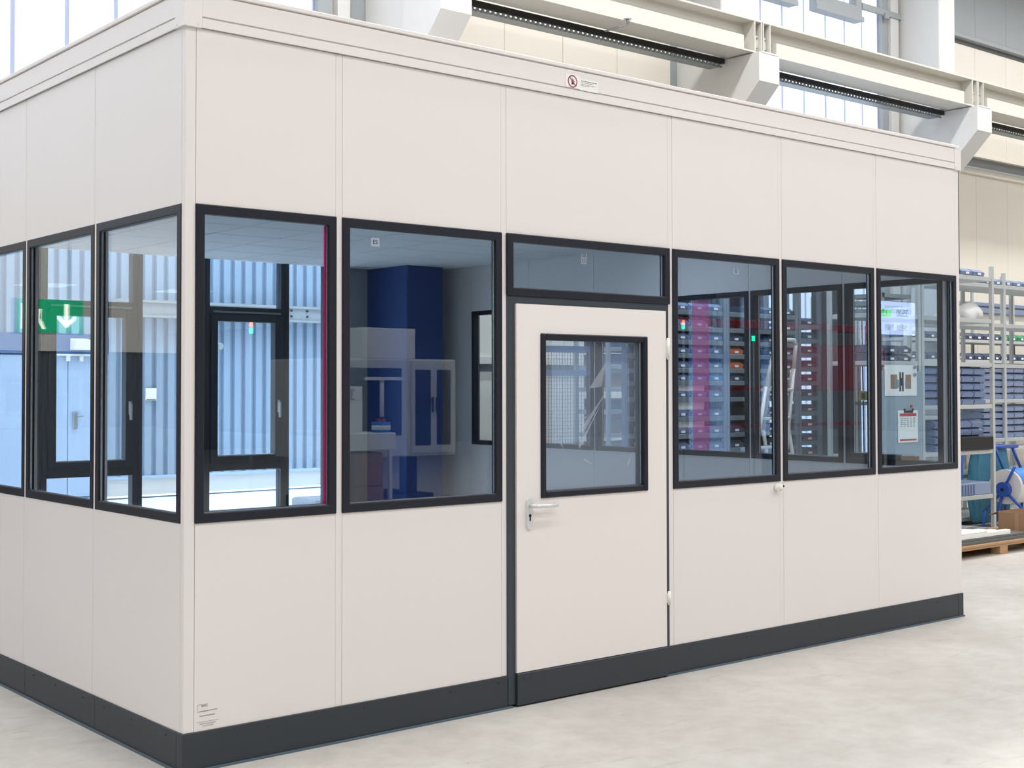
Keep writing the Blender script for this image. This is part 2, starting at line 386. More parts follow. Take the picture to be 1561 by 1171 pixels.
# crane runway beams, one per span
def span(x0,x1,lab):
    t=thing('crane_runway_beam',lab,'beam',(x0,5.4,5.672))
    part('bottom_flange',MB().box(x0,x1,5.2,5.6,5.672,5.69),'steel',t)
    part('top_flange',MB().box(x0,x1,5.2,5.6,6.055,6.08,.003),'steel',t)
    part('web',MB().box(x0,x1,5.385,5.405,5.69,6.055),'steel',t)
    part('cover_plate',MB().box(x0+.30,x1-.30,5.235,5.385,5.69,5.868,.003),'steel',t)
    for xx in (x0+.004,x0+.13,x1-.145,x1-.019): part('stiffener',MB().box(xx,xx+.015,5.2,5.385,5.69,6.055),'steel',t)
    part('splice_plate',MB().box(x1-.13,x1-.02,5.25,5.265,5.72,5.90).box(x0+.02,x0+.12,5.25,5.265,5.72,5.90),'steel',t)
    bb=MB()
    for xx in (x0+.04,x0+.1,x1-.11,x1-.05):
        for zz in (5.745,5.87): bb.cyl((xx,5.235,zz),(xx,5.255,zz),.010,6)
    part('splice_bolts',bb,'galv',t)['kind']='stuff'
    part('rail',MB().box(x0,x1,5.36,5.43,6.08,6.14,.004),'galv',t)
    tr=thing('cable_tray','galvanised perforated cable tray below the '+lab.replace('cream crane runway ',''),'cable tray',((x0+x1)/2,5.75,5.55))
    m=MB().box(x0+.30,x1-.22,5.66,5.86,5.575,5.582).box(x0+.30,x1-.22,5.855,5.862,5.575,5.63)
    xx=x0+.32
    part('tray_body',m.box(x0+.30,x1-.22,5.655,5.662,5.555,5.575),'galv',tr)
    sl=MB()
    while xx<x1-.26:
        sl.box(xx,xx+.035,5.645,5.655,5.555,5.60); xx+=.07
    o=part('tray_perforated_edge',sl,'galv',tr); o['kind']='stuff'
    part('black_strip',MB().box(x0+.30,x1-.22,5.61,5.66,5.60,5.66),'black',tr)  # black strip between beam flange and tray
span(5.36,10.115,'cream crane runway beam span above the left part of the cabin')
span(10.125,14.945,'cream crane runway beam span above the right end of the cabin')
span(14.955,19.8,'cream crane runway beam span right of the cabin')
t=thing('rotating_sensor','white mushroom shaped sensor on a short arm clipped to the crane beam','sensor',(7.80,5.19,5.64))
part('bracket',MB().cyl((7.80,5.19,5.63),(7.80,5.19,5.70),.012,8),'galv',t)
part('cap',MB().cyl((7.80,5.19,5.69),(7.80,5.19,5.715),.05,14,.02).ball((7.80,5.19,5.72),.022,8),'white',t)
part('arm',MB().tube([(7.80,5.19,5.63),(7.62,5.36,5.56)],.010,6),'galv',t)

# ------------------------------------------------------------------ outside
b=thing('blue_warehouse','pale blue corrugated warehouse across the yard seen through the windows','building',(8,14,0))
YW=14.0
def corr_sheet(x0,x1,z0,z1,pitch=.19):
    m=MB(); n=max(1,round((x1-x0)/pitch)); p=(x1-x0)/n; pts=[]
    for k in range(n):
        a=x0+k*p; pts+=[(a,.0),(a+p*.08,-.06),(a+p*.64,-.06),(a+p*.74,0)]
    pts.append((x1,0)); 
    for (xa,ya),(xb,yb) in zip(pts[:-1],pts[1:]): m.quad((xa,YW+ya,z0),(xb,YW+yb,z0),(xb,YW+yb,z1),(xa,YW+ya,z1))
    return m
for k in range(12): part('cladding_sheet',corr_sheet(5.55+.95*k,5.55+.95*(k+1),.29,7),'corr',b)
for k in range(-9,9): part('cladding_sheet',corr_sheet(-3.0+.95*k,-3.0+.95*(k+1),2.43,7),'corr',b)
part('core_wall',MB().box(-12,17,YW+.02,YW+.3,0,7),'bandblue',b)
part('plinth',MB().box(5.55,17,YW-.03,YW+.02,0,.26),'conc',b)
part('base_flashing',MB().box(5.55,17,YW-.07,YW,.255,.295),'pale',b)
part('fascia',MB().box(-12,5.55,YW-.06,YW+.02,2.13,2.43),'bandblue',b)
part('flat_wall',MB().box(-12,3.9,YW-.02,YW+.02,0,2.13).box(5.52,5.56,YW-.05,YW+.02,0,2.13),'pale',b)
for xa,xb in ((3.92,4.945),(4.955,5.51)):
    d=part('door',MB().box(xa,xb,YW-.04,YW,0.03,2.11,.006),'pale',b)
    if xa>4.9: part('door_handle',MB().box(5.02,5.09,YW-.07,YW-.04,1.03,1.28,.01).box(5.05,5.16,YW-.11,YW-.09,1.20,1.225,.005),'galv',d)
m=MB().box(5.6,17,YW-.26,YW-.09,2.73,2.92)
m.box(5.6,17,YW-.3,YW-.09,2.92,2.96).box(5.6,17,YW-.3,YW-.09,2.70,2.73)
part('gutter_beam',m,'hall_grey',b)
g=MB()
for xx in (8.55,8.85,12.4,12.7):
    for zz in (2.78,2.87): g.box(xx,xx+.03,YW-.28,YW-.26,zz,zz+.03)
part('beam_bolts',g,'dark',b)['kind']='stuff'
t=thing('wall_lamp','white box shaped outdoor lamp above the pale double doors','lamp',(5.1,13.9,2.2))
part('housing',MB().prism([(13.935,2.36),(13.70,2.32),(13.74,2.28),(13.80,2.19),(13.935,2.19)],'x',4.97,5.22),'white',t)
part('clips',MB().box(4.90,4.95,13.88,13.935,2.02,2.10).box(5.10,5.15,13.88,13.935,2.02,2.10).box(4.75,5.4,13.9,13.938,2.10,2.128),'white',t)
t=thing('wall_notice','small white notice with a red line on the corrugated wall','notice',(6.2,13.9,1.5))
part('sheet',MB().box(6.13,6.30,13.89,13.914,1.44,1.625),'paper',t)
part('red_line',MB().box(6.14,6.29,13.885,13.892,1.445,1.46),'red',t)
t=thing('drain_spout','short grey pipe spout sticking out of the corrugated wall','pipe',(7.25,13.9,2.3))
part('spout',MB().cyl((7.22,13.97,2.32),(7.30,13.72,2.28),.055,12),'galv',t)
part('collar',MB().cyl((7.21,13.99,2.325),(7.24,13.90,2.31),.075,12),'dark',t)
solo('concrete_block',MB().box(6.25,7.3,9.2,9.8,-.05,.22,.04,2),'brick','rough grey concrete block on the snowy yard outside the window','block')

# ------------------------------------------------------------------ the cabin
cab=thing('office_cabin','cream modular office cabin with dark framed windows and a dark plinth','cabin',(0,0,0))
XR,YD=5.926,6.40
ZT0,ZT1,ZW0,ZW1=.165,3.154,1.042,2.401
T=.06
def pbox(axis,a0,a1,d0,d1,z0,z1,bev=0):
    """box on a cabin wall: a along the wall, d depth measured inwards from the outer face"""
    m=MB()
    if axis=='front': m.box(a0,a1,d0,d1,z0,z1,bev)
    elif axis=='left': m.box(d0,d1,a0,a1,z0,z1,bev)
    else: m.box(XR-d1,XR-d0,a0,a1,z0,z1,bev)
    return m
def add(m,axis,a0,a1,d0,d1,z0,z1,bev=0):
    if axis=='front': m.box(a0,a1,d0,d1,z0,z1,bev)
    elif axis=='left': m.box(d0,d1,a0,a1,z0,z1,bev)
    else: m.box(XR-d1,XR-d0,a0,a1,z0,z1,bev)
    return m
def ring(axis,a0,a1,z0,z1,fw,d0,d1,bev=0):
    m=MB(); m.plate(a0,a1,z0,z1,a0+fw,a1-fw,z0+fw,z1-fw,d0,d1)
    bmesh.ops.recalc_face_normals(m.bm,faces=m.bm.faces[:])
    if bev:
        es=[e for e in m.bm.edges if len(e.link_faces)==2 and e.calc_face_angle(0)>.5]
        bmesh.ops.bevel(m.bm,geom=es,offset=bev,segments=2,affect='EDGES',profile=.5)
    for v in m.bm.verts:
        a,d,z=v.co
        v.co=Vector({'front':(a,d,z),'left':(d,a,z),'right':(XR-d,a,z)}[axis])
    return m
def window(axis,a0,a1,z0=ZW0,z1=ZW1,parent=cab,fw=.042,out=-.012,dep=T+.008,gd=.022,mat_='gl_front'):
    if out==-.012: out=-.003 if axis=='left' else -.008
    wn=part('window',ring(axis,a0,a1,z0,z1,fw,out,.030 if axis!='right' else dep,.004),'anth',parent)
    part('pane',pbox(axis,a0+fw,a1-fw,gd,gd+.006,z0+fw,z1-fw),mat_,wn)
    sp=MB()
    for (p,q,r,s) in ((a0+fw,a0+fw+.003,z0+fw,z1-fw),(a1-fw-.003,a1-fw,z0+fw,z1-fw),(a0+fw,a1-fw,z0+fw,z0+fw+.003)):
        add(sp,axis,p,q,gd-.016,gd-.006,r,s)
    part('spacer_bar',sp,'spacer',wn)
    return wn
def bays(axis,strips,a_end,wins,mt,zsolid=()):
    """strips: list of (a0,a1) joint strips; panels fill between them"""
    for a0,a1 in strips:
        if axis=='front' and a0==0:
            part('corner_post',MB().box(0,.050,.0,.0305,ZT0,ZT1,.002).box(.035,.062,.02,.05,ZT0,ZT1),'panel',cab); continue
        if axis=='left' and a0<.01: continue
        m=MB(); add(m,axis,a0,a1,.0008,T-.002,ZT0,ZT1,.0007); add(m,axis,max(0.002,a0-.012),a1+.012,.03,T-.03,ZT0,ZT1)
        part('joint_strip',m,'panel',cab)
    for (s0,s1),(t0,t1) in zip(strips[:-1],strips[1:]):
        a0,a1=s1+.0013,t0-.0013
        i=strips.index((s0,s1))
        if wins[i]=='win':
            part('wall_panel',pbox(axis,a0,a1,0,T,ZT0,ZW0+.03,.0007),'panel',cab)
            part('wall_panel',pbox(axis,a0,a1,0,T,ZW1-.03,ZT1,.0007),'panel',cab)
            window(axis,a0-.003,a1+.003,mat_=mt)
        elif wins[i]=='door':
            part('wall_panel',pbox(axis,a0,a1,0,T,ZW1-.03,ZT1,.0007),'panel',cab)
        else:
            part('wall_panel',pbox(axis,a0,a1,0,T,ZT0,ZT1,.0007),'panel',cab)
fs=[(0.0,.050),(.7485,.7825),(1.7285,1.7615),(2.9475,2.9815),(3.9235,3.9555),(4.9015,4.9355),(5.8775,5.926)]
bays('front',fs,XR,['win','win','door','win','win','win'],'gl_front')
P_=.917
ls=[(.001,.0305)]+[(.930+P_*k,.9555+P_*k) for k in range(6)]+[(6.37,6.40)]
bays('left',ls,YD,['win']*6+['solid'],'gl_side')
rs=[(.081,.10)]+[(.930+P_*k,.9555+P_*k) for k in range(6)]+[(6.37,6.40)]
bays('right',rs,YD,['win']*6+['solid'],'gl_side')

# cornice and roof
def cornice(axis,a0,a1):
    m=MB()
    add(m,axis,a0,a1,-.012,0.03,ZT1,3.1955,.0015); add(m,axis,a0,a1,-.012,.03,3.2025,3.298,.0015)
    add(m,axis,a0,a1,-.018,.05,3.304,3.325,.003); add(m,axis,a0,a1,-.004,.05,ZT1,3.31)
    part('cornice',m,'panel',cab)
cornice('front',.072,5.862); cornice('left',.072,YD); cornice('right',.072,YD)
part('corner_cap',MB().prism([(-.014,-.014),(.071,-.014),(.071,.028),(.028,.028),(.028,.071),(-.014,.071)],'z',ZT1-.002,3.325),'panel',cab)
part('corner_cap',MB().prism([(5.863,-.014),(XR+.014,-.014),(XR+.014,.071),(XR-.03,.071),(XR-.03,.028),(5.863,.028)],'z',ZT1-.002,3.300).box(5.8635,XR+.002,-.012,.027,3.3005,3.325,.004),'panel',cab)
part('cap_screws',MB().cyl((.055,-.016,ZT1+.012),(.055,-.012,ZT1+.012),.005,8).cyl((-.016,.055,ZT1+.012),(-.012,.055,ZT1+.012),.005,8).cyl((5.872,-.017,ZT1+.012),(5.872,-.012,ZT1+.012),.005,8),'alu',cab)['kind']='stuff'
part('roof',MB().box(.03,XR-.03,.03,YD,2.90,3.30),'panel',cab)
cl=part('ceiling_grid',MB().box(T,XR-T,T,YD,2.868,2.89),'tgrid',cab)
gx=[T+.002]+[3.60+.59*k for k in range(-5,4)]+[XR-T-.002]; gx=[v for v in gx if T<v<XR-T]
gy=[T+.002]+[3.88+.58*k for k in range(-6,5)]+[YD]; gy=[v for v in gy if T<v<=YD]
for a,b_ in zip(gx[:-1],gx[1:]):
    for c,d in zip(gy[:-1],gy[1:]):
        part('ceiling_tile',MB().box(a+.009,b_-.009,c+.009,d-.009,2.855,2.872,.002),'tile',cl)
LY=2.16
for lx in (1.535,3.305,5.07):
    part('fill_light_panel',MB().box(lx-.28,lx+.28,LY,LY+.54,2.848,2.856,.002),'fillpanel',cl)  # glowing panels added out of view to lift the dark interior
part('interior_floor',MB().box(T,XR-T,T,YD,.002,.03),'floor_in',cab)

# plinth
def plinth(axis,a0,a1):
    o=part('plinth',pbox(axis,a0,a1,-.006,.05,.010,ZT0,.002),'plinth',cab); return o
for a,b_ in ((-.006,1.768),(2.918,5.868),(5.871,5.932)): plinth('front',a,b_)
for k in range(7): plinth('left',(.05 if k==0 else .9145+P_*(k-1))+.001,min(.9145+P_*k,6.4)-.001)
plinth('right',.051,6.4)
part('sealing_strip',MB().box(-.014,1.79,-.014,.03,0,.010).box(2.90,XR+.012,-.014,.03,0,.010).box(-.014,.03,.03,6.4,0,.010).box(XR-.03,XR+.012,.03,6.4,0,.010),'rubber',cab)
pb=MB()
for xx in (.4,.9,1.4,1.70,3.1,3.6,4.3,5.0,5.6): pb.cyl((xx,-.009,.135),(xx,-.005,.135),.004,6)
for yy in (.15,.5,.8,1.05,1.4,1.7): pb.cyl((-.009,yy,.135),(-.005,yy,.135),.004,6)
part('plinth_screws',pb,'black',cab)['kind']='stuff'

part('end_dark_strip',MB().box(XR+.001,XR+.014,.004,.03,2.42,3.15),'dark',cab)  # thin strip added for the dark line at the end edge
# door with frame, transom light, kick plate
window('front',1.759,2.9505,2.083,ZW1,out=-.014)
fr=part('door_frame',MB().box(1.7618,1.812,-.006,T,ZT0-.15,2.082).box(2.914,2.942,-.006,T,.165,2.085,.002).box(1.812,2.914,-.006,T,2.046,2.082),'door_frame',cab)
part('door_jamb_trim',MB().box(2.942,2.9475,.001,T,.165,2.085),'panel',fr)
door=part('door',MB().plate(1.8155,2.910,.172,2.044,1.990,2.746,1.060,1.882,-.016,.045),'door_paint',cab)
part('kick_plate',MB().box(1.815,2.915,-.022,.045,.008,.168,.003).cyl((1.86,-.025,.135),(1.86,-.021,.135),.005,6).cyl((1.86,-.025,.04),(1.86,-.021,.04),.005,6),'plinth',door)
m=MB()
fw=.034
for (p,q,r,s) in ((1.976,1.976+fw,1.046,1.896),(2.760-fw,2.760,1.046,1.896),(1.976+fw,2.760-fw,1.046,1.046+fw),(1.976+fw,2.760-fw,1.896-fw,1.896)):
    m.box(p,q,-.026,.05,r,s,.005)
part('vision_frame',m,'anth',door)
part('vision_pane',MB().box(1.976+fw,2.760-fw,.012,.018,1.046+fw,1.896-fw),'gl_front',door)
part('vision_spacer',MB().box(2.760-fw-.004,2.760-fw,-.002,.008,1.046+fw,1.896-fw).box(1.976+fw,2.760-fw,-.002,.008,1.046+fw,1.046+fw+.004),'spacer',door)
# crumpled protective film left on the vision pane
fm=MB(); random.seed(3)
for (x0,z0,x1,z1,x2,z2) in ((2.28,1.40,2.47,1.60,2.31,1.39),(2.43,1.62,2.46,1.75,2.34,1.61),(2.26,1.31,2.42,1.52,2.27,1.29),(2.30,1.24,2.37,1.20,2.29,1.23),(2.05,1.33,2.10,1.28,2.06,1.32),(2.12,1.33,2.16,1.29,2.13,1.34),(2.62,1.20,2.66,1.26,2.63,1.19)):
    fm.bm.faces.new([fm.bm.verts.new((a,.006-.004*random.random(),c)) for a,c in ((x0,z0),(x1,z1),(x2,z2))])
part('film_scraps',fm,'scrap',door)['kind']='stuff'
part('film',MB().quad((2.012,.010,1.082),(2.724,.010,1.082),(2.724,.010,1.860),(2.012,.010,1.860)),'cling',door)
hp=[(1.8965+.0205*math.cos(R(a)),1.030+.0205*math.sin(R(a))) for a in range(0,181,15)]+[(1.8965+.0205*math.cos(R(a)),.912+.0205*math.sin(R(a))) for a in range(180,361,15)]
part('handle_plate',MB().prism(hp,'y',-.026,-.0155),'alu',door)
part('handle',MB().tube([(1.8965,-.026,1.012),(1.8965,-.068,1.012),(1.915,-.076,1.012),(2.03,-.076,1.012),(2.045,-.068,1.012),(2.047,-.045,1.012)],.0105,12),'alu',door)
part('keyhole',MB().cyl((1.8955,-.0275,.962),(1.8955,-.0255,.962),.0085,14).box(1.892,1.899,-.0275,-.0255,.935,.962),'black',door)
for z0,z1 in ((1.772,1.893),(.400,.476)): part('hinge',MB().cyl((2.920,-.024,z0),(2.920,-.024,z1),.0085,10).box(2.905,2.934,-.018,-.008,z0+.01,z1-.01),'white',door)

# things on the cabin skin
t=thing('motion_sensor','small white round sensor knob below the window right of the door','sensor',(3.90,0,1.0))
part('body',MB().cyl((3.885,0,1.005),(3.885,-.03,1.008),.022,16).ball((3.888,-.032,1.008),.019,12),'white',t)
part('lens',MB().ball((3.898,-.048,1.016),.007,8),'black',t)
t=thing('prohibition_sticker','white sticker with red no-touching circle on the cabin cornice','sticker',(2.27,-.014,3.235))
part('sheet',MB().box(2.160,2.262,-.0140,-.0125,3.204,3.274).box(2.262,2.396,-.0140,-.0125,3.200,3.262),'paper',t)
part('circle',MB().ring((2.209,3.238),.027,.034,-.0150,-.0138,32),'inkred',t)
part('slash',MB().prism([(2.190,3.261),(2.186,3.257),(2.228,3.215),(2.232,3.219)],'y',-.0150,-.0138),'inkred',t)
hd=MB().box(2.202,2.217,-.0146,-.0138,3.222,3.240)
for k,hh in enumerate((.250,.254,.252,.247)): hd.box(2.2005+k*.0045,2.2035+k*.0045,-.0146,-.0138,3.238,3+hh)
part('hand_symbol',hd.prism([(2.217,3.232),(2.217,3.227),(2.224,3.240),(2.221,3.242)],'y',-.0146,-.0138),'black',t)
tx=MB(); random.seed(5)
for zz,x1,wd in ((3.248,2.385,.0035),(3.240,2.36,.002),(3.231,2.375,.002),(3.224,2.33,.002)):
    xx=2.270
    while xx<x1: l=random.uniform(.008,.024); tx.box(xx,min(x1,xx+l),-.0146,-.0138,zz,zz+wd); xx+=l+.004
part('lettering',tx,'ink',t)['kind']='stuff'
t=thing('maker_label','small transparent label with grey lettering at the lower corner of the cabin','label',(.115,-.001,.23))
lb=MB(); 
for (a,b_,c,d) in ((.066,.112,.276,.2775),(.066,.112,.246,.2475),(.066,.0672,.246,.2775),(.1108,.112,.262,.2775)): lb.box(a,b_,-.0012,0,c,d)
part('logo_outline',lb,'inklight',t)
lb=MB(); random.seed(9)
for zz,x0,x1,wd in ((.266,.084,.108,.008),(.246,.078,.158,.004),(.226,.076,.148,.005),(.203,.060,.168,.0012),(.193,.076,.150,.003),(.184,.090,.140,.003)):
    xx=x0
    while xx<x1: l=random.uniform(.004,.012) if wd>.002 else .2; lb.box(xx,min(x1,xx+l),-.0012,0,zz,zz+wd); xx+=l+.0018
part('lettering',lb,'inklight',t)['kind']='stuff'
for nm,(x0,x1,z0,z1),lab in (('a',(.955,1.003,2.281,2.322),'faint pale lettered square in the second front window from the corner'),('b',(2.302,2.34,2.308,2.335),'faint upper pale lettered square in the window over the door'),('c',(2.30,2.335,2.278,2.304),'faint lower pale lettered square in the window over the door'),('d',(3.53,3.576,2.29,2.318),'faint pale lettered square in the first window right of the door')):
    t=thing('pane_mark',lab,'sticker',((x0+x1)/2,.020,z0))
    part('square',MB().box(x0,x1,.0200,.0208,z0,z1),'palemark',t)  # pale translucent squares with letters on the panes
    text('lettering','ES' if nm in 'ab' else 'E5',.028,'anth',t,((x0+x1)/2,.0195,(z0+z1)/2),(R(90),0,0))
# pink translucent strips on the panes
t=solo('pink_strip_edge',MB().box(.697,.7045,.0195,.0212,1.085,2.355),'pinkedge','thin pink translucent strip along the right pane edge of the corner front window','tape')
t=solo('pink_strip_wide',MB().box(5.893,5.8945,2.325,2.512,1.085,2.355),'pinkwide','wide translucent pink strip on the far right cabin window','tape')

# window sill items (right window, near corner)
solo('dark_case',MB().box(5.79,5.845,.42,.86,1.085,1.125,.006),'black','long black case on the sill of the cabin window nearest the right corner','case')
solo('brown_block',MB().box(5.79,5.845,.28,.40,1.085,1.12,.004),'card','brown block beside the black case on the cabin window sill','block')

# ------------------------------------------------------------------ racks and bins
def bin_mesh(w,d,h,m,name):
    b=MB(); t=.006
    b.box(-w/2+t,w/2-t,t,d-t,0,t); b.box(-w/2,w/2,d-t,d,0,h)
    for s in (-1,1):
        b.prism([(.0,0),(-.012,h*.52),(.05,h),(d,h),(d,0)],'x',s*w/2,s*(w/2-t))
    b.prism([(0,0),(-.014,h*.55),(-.008,h*.55),(t,0)],'x',-w/2,w/2)
    # sloped lid of contents / upper lip
    b.prism([(-.012,h*.56),(.045,h*.97),(.05,h*.97),(-.006,h*.53)],'x',-w/2+t,w/2-t)
    return b.mesh(name,m)
BW,BD,BH=.217,.30,.076
BM={k:bin_mesh(BW,BD,BH,M[k],'storage_bin') for k in ('bin','binblue','binlight','binnavy','binorange','bingreen','binred')}
LABM=MB().box(-.028,.028,-.020,-.014,BH*.18,BH*.46).mesh('label',M['paper'])
def place_bin(x,y,z,kind,label,group,sx=1,sz=1,lab=True):
    o=put('storage_bin',BM[kind]); o.location=(x,y,z); o.scale=(sx,1,sz)
    o['label']=label; o['category']='bin'; o['group']=group
    if lab:
        l=put('bin_label',LABM); l.parent=o
    return o
def rack(name,label,x0,x1,y0,y1,zs,top,posts=None,mt='rack'):
    t=thing(name,label,'rack',((x0+x1)/2,(y0+y1)/2,0))
    for xx in (posts or (x0,x1)):
        for yy in (y0,y1):
            part('upright',MB().box(xx-.022,xx+.022,yy-.02,yy+.02,0,top,.003),mt,t)
    for z in zs:
        part('shelf_board',MB().box(x0+.022,x1-.022,y0-.012,y1,z-.045,z,.003),mt,t)
    part('back_brace',MB().box(x0,x1,y1+.0,y1+.012,zs[0]-.02,zs[0]+.02),mt,t)
    return t
ROW5=('lowest','second lowest','middle','second highest','highest'); ROW4=('lowest','second lowest','second highest','highest')
# rack A: right of the cabin
ZA=[.10,.468,.948,1.430,1.876,2.345,2.80]
tA=rack('shelving_rack','grey shelving rack right behind the cabin corner with stacked blue bins',9.30,10.63,2.5,3.0,ZA,2.92)
for k in range(5):
    xx=9.44+.232*k
    for l in range(5): place_bin(xx,2.50,1.430+l*.0805,'bin','blue bin in the %s row of five on the rack beside the cabin'%ROW5[l],'cabin-side rack upper stacks, %s row'%ROW5[l],lab=False)
    if k>0:
        for l in range(4): place_bin(xx,2.53,.948+l*.0805,'bin','blue bin in the %s row of four on the rack beside the cabin'%ROW4[l],'cabin-side rack lower stacks, %s row'%ROW4[l],lab=False)
    place_bin(xx,2.50,2.80,'bin','blue storage bin on top of the cabin-side rack','top row of the cabin-side rack')
solo('black_tray',MB().box(9.95,10.58,2.46,2.52,.95,1.09,.006),'black','flat black tray leaning in front of the lower bin stacks on the cabin-side rack','tray')
t=thing('grey_crate','grey blue ribbed crate on the low shelf of the cabin-side rack','crate',(10.2,2.7,.468))
part('body',MB().box(9.75,10.58,2.50,2.9,.468,.60,.008),'binlight',t)
rb=MB()
for k in range(9): rb.box(9.80+k*.055,9.815+k*.055,2.49,2.50,.475,.585)
part('ribs',rb,'bin',t)['kind']='stuff'
# rack A0 with notice panel, left of rack A
tA0=rack('notice_rack','grey rack with a steel notice panel seen through the last cabin window',8.45,9.24,2.5,3.0,[.10,.948,1.876,2.345],2.92)
part('notice_panel',MB().box(8.47,9.235,2.455,2.475,.72,1.78,.004),'cabinet',tA0)
for k in range(3): place_bin(8.62+.232*k,2.56,1.876,'binnavy','dark navy bin on the rack shelf above the pinned posters','bins above the posters')
for k in range(3): place_bin(8.62+.232*k,2.56,1.96,'binnavy','dark navy bin on the rack shelf above the pinned posters','bins above the posters')
solo('profile_stack',MB().box(8.70,9.20,2.55,2.95,2.345,2.40).box(8.68,9.20,2.57,2.95,2.43,2.48).box(8.70,9.20,2.55,2.95,2.51,2.55).box(8.68,8.74,2.55,2.6,2.345,2.56),'galv','stack of grey steel profiles on the upper shelf of the notice rack','profiles')
t=thing('drawing_poster','white sheet with a coloured machine drawing held by magnets on the steel panel','poster',(8.86,2.45,1.68))
part('sheet',MB().box(8.585,9.13,2.449,2.453,1.53,1.835),'paper',t)
part('drawing_frame',MB().box(8.83,8.855,2.446,2.449,1.575,1.765).box(8.875,8.90,2.446,2.449,1.575,1.765).box(8.84,8.89,2.4465,2.449,1.63,1.71),'anth',t)
part('drawing_blocks',MB().box(8.68,8.79,2.446,2.449,1.60,1.74,.001).box(8.935,9.03,2.446,2.449,1.60,1.74,.001),'card',t)
part('drawing_details',MB().box(8.73,8.815,2.445,2.448,1.61,1.69).box(8.93,8.99,2.445,2.448,1.62,1.68),'galv',t)
for zz in (1.815,1.74): part('magnet',MB().cyl((9.085,2.452,zz),(9.085,2.435,zz),.018,12),'spacer',t)
t=thing('clipboard','clipboard with a red headed form hanging on the steel panel','clipboard',(8.96,2.45,1.22))
part('board',MB().box(8.80,9.14,2.447,2.453,1.065,1.385,.002),'paper',t)
part('red_header',MB().box(8.83,9.11,2.444,2.447,1.328,1.355).box(8.83,9.11,2.444,2.447,1.085,1.10),'red',t)
part('clip',MB().box(8.90,9.05,2.438,2.447,1.36,1.385,.003).cyl((8.90,2.44,1.385),(8.91,2.44,1.40),.008,6).cyl((9.05,2.44,1.385),(9.04,2.44,1.40),.008,6),'black',t)
fl=MB(); random.seed(2)
for r_ow in range(5):
    for c in range(5): fl.box(8.84+c*.055,8.84+c*.055+random.uniform(.02,.04),2.4445,2.447,1.305-r_ow*.02,1.311-r_ow*.02)
part('form_lines',fl,'ink',t)['kind']='stuff'
solo('red_magnet',MB().cyl((9.03,2.454,1.425),(9.03,2.44,1.425),.014,12),'red','small red round magnet on the steel panel above the clipboard','magnet')
# rack B: behind and right of rack A
tB=rack('shelving_rack','second grey shelving rack further right behind the roll stand',11.2,14.2,3.35,3.9,[.10,.60,1.0,1.47,1.89,2.38,2.85],3.0,posts=(11.2,12.36,13.5,14.2))
for k in range(9):
    xx=12.02+.232*k
    if abs(xx-12.36)<.13: xx+=0
    for l in range(5):
        place_bin(xx,3.37,1.47+l*.0805,'binlight','pale blue bin in the %s upper row on the rack behind the roll'%ROW5[l],'second rack upper stacks, %s row'%ROW5[l],lab=False)
        if k<7: place_bin(xx,3.37,1.0+l*.0805,'binlight','pale blue bin in the %s lower row on the rack behind the roll'%ROW5[l],'second rack lower stacks, %s row'%ROW5[l],lab=False)
    place_bin(xx,3.37,2.85,'bin','blue bin on the top shelf of the rack behind the roll stand','top row of the second rack')
for k in range(3): place_bin(11.36+.232*k,3.37,2.85,'bin','blue bin on the top shelf of the rack behind the roll stand','top row of the second rack')
bgm=MB().ball((12.0,3.6,2.51),.17,24,(1.3,.8,.75)).ball((11.55,3.62,2.455),.14,24,(1.7,.8,.5))
random.seed(4)
for v in bgm.bm.verts:
    k=math.sin(v.co.x*31+v.co.z*17)*math.sin(v.co.y*27+v.co.x*13)
    v.co+=Vector((.02*k,.015*k,.022*k+random.uniform(-.008,.008))); v.co.z=max(v.co.z,2.382)
solo('plastic_bag',bgm,'bag','crumpled white plastic bag lying on the second rack','bag')
# rack E: rear rack with sloping navy bins at the back wall
tE=rack('shelving_rack','rear grey rack by the hall wall with rows of navy bins',13.6,18.6,5.55,6.05,[.2,.7,1.2,1.72,2.02,2.32],3.3,posts=(13.6,14.9,16.15,17.35,18.6))
for k in range(20):
    for zz,kk in ((2.02,'binnavy'),(2.32,'binnavy'),(1.72,'binlight')):
        kind='bingreen' if (zz==2.32 and 9<k<14) else kk
        lab={'bingreen':'green bin on the rear rack by the hall wall','binnavy':('navy bin in the upper navy row' if zz>2.2 else 'navy bin in the lower navy row')+' of the rear rack by the hall wall','binlight':'pale bin on the lower row of the rear rack by the hall wall'}[kind]
        place_bin(13.78+.245*k,5.56,zz,kind,lab,'rear rack '+('green bins' if kind=='bingreen' else ('upper navy bins' if zz>2.2 else 'lower navy bins') if kind=='binnavy' else 'pale bins'),1.05,1.35)
# rack C: small parts rack seen through the cabin
ZC=[.30,.62,.90,1.014,1.165,1.332,1.520,1.682,1.805,1.948,2.078,2.208,2.37]
NTH=('one','two','three','four','five','six','seven','eight','nine','ten','eleven','twelve')
def small_rack(x0,x1,label,zs,kinds,grp,lab,skip=()):
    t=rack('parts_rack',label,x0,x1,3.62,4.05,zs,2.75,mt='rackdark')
    n=int((x1-x0-.03)/.23)
    if x1<9: part('back_panel',MB().box(x0+.02,x1-.02,4.04,4.055,.3,2.75),'anth',t)  # dark panel added to keep the gaps between bins dark
    for zi,z in enumerate(zs):
        for k in range(n):
            if (zi,k) in skip: continue
            place_bin(x0+(x1-x0)/n*(k+.5),3.63,z,kinds(zi,k),lab(kinds(zi,k))+', row %s from the top'%NTH[len(zs)-1-zi],grp+' '+kinds(zi,k)+' row %s'%NTH[len(zs)-1-zi])
    return t
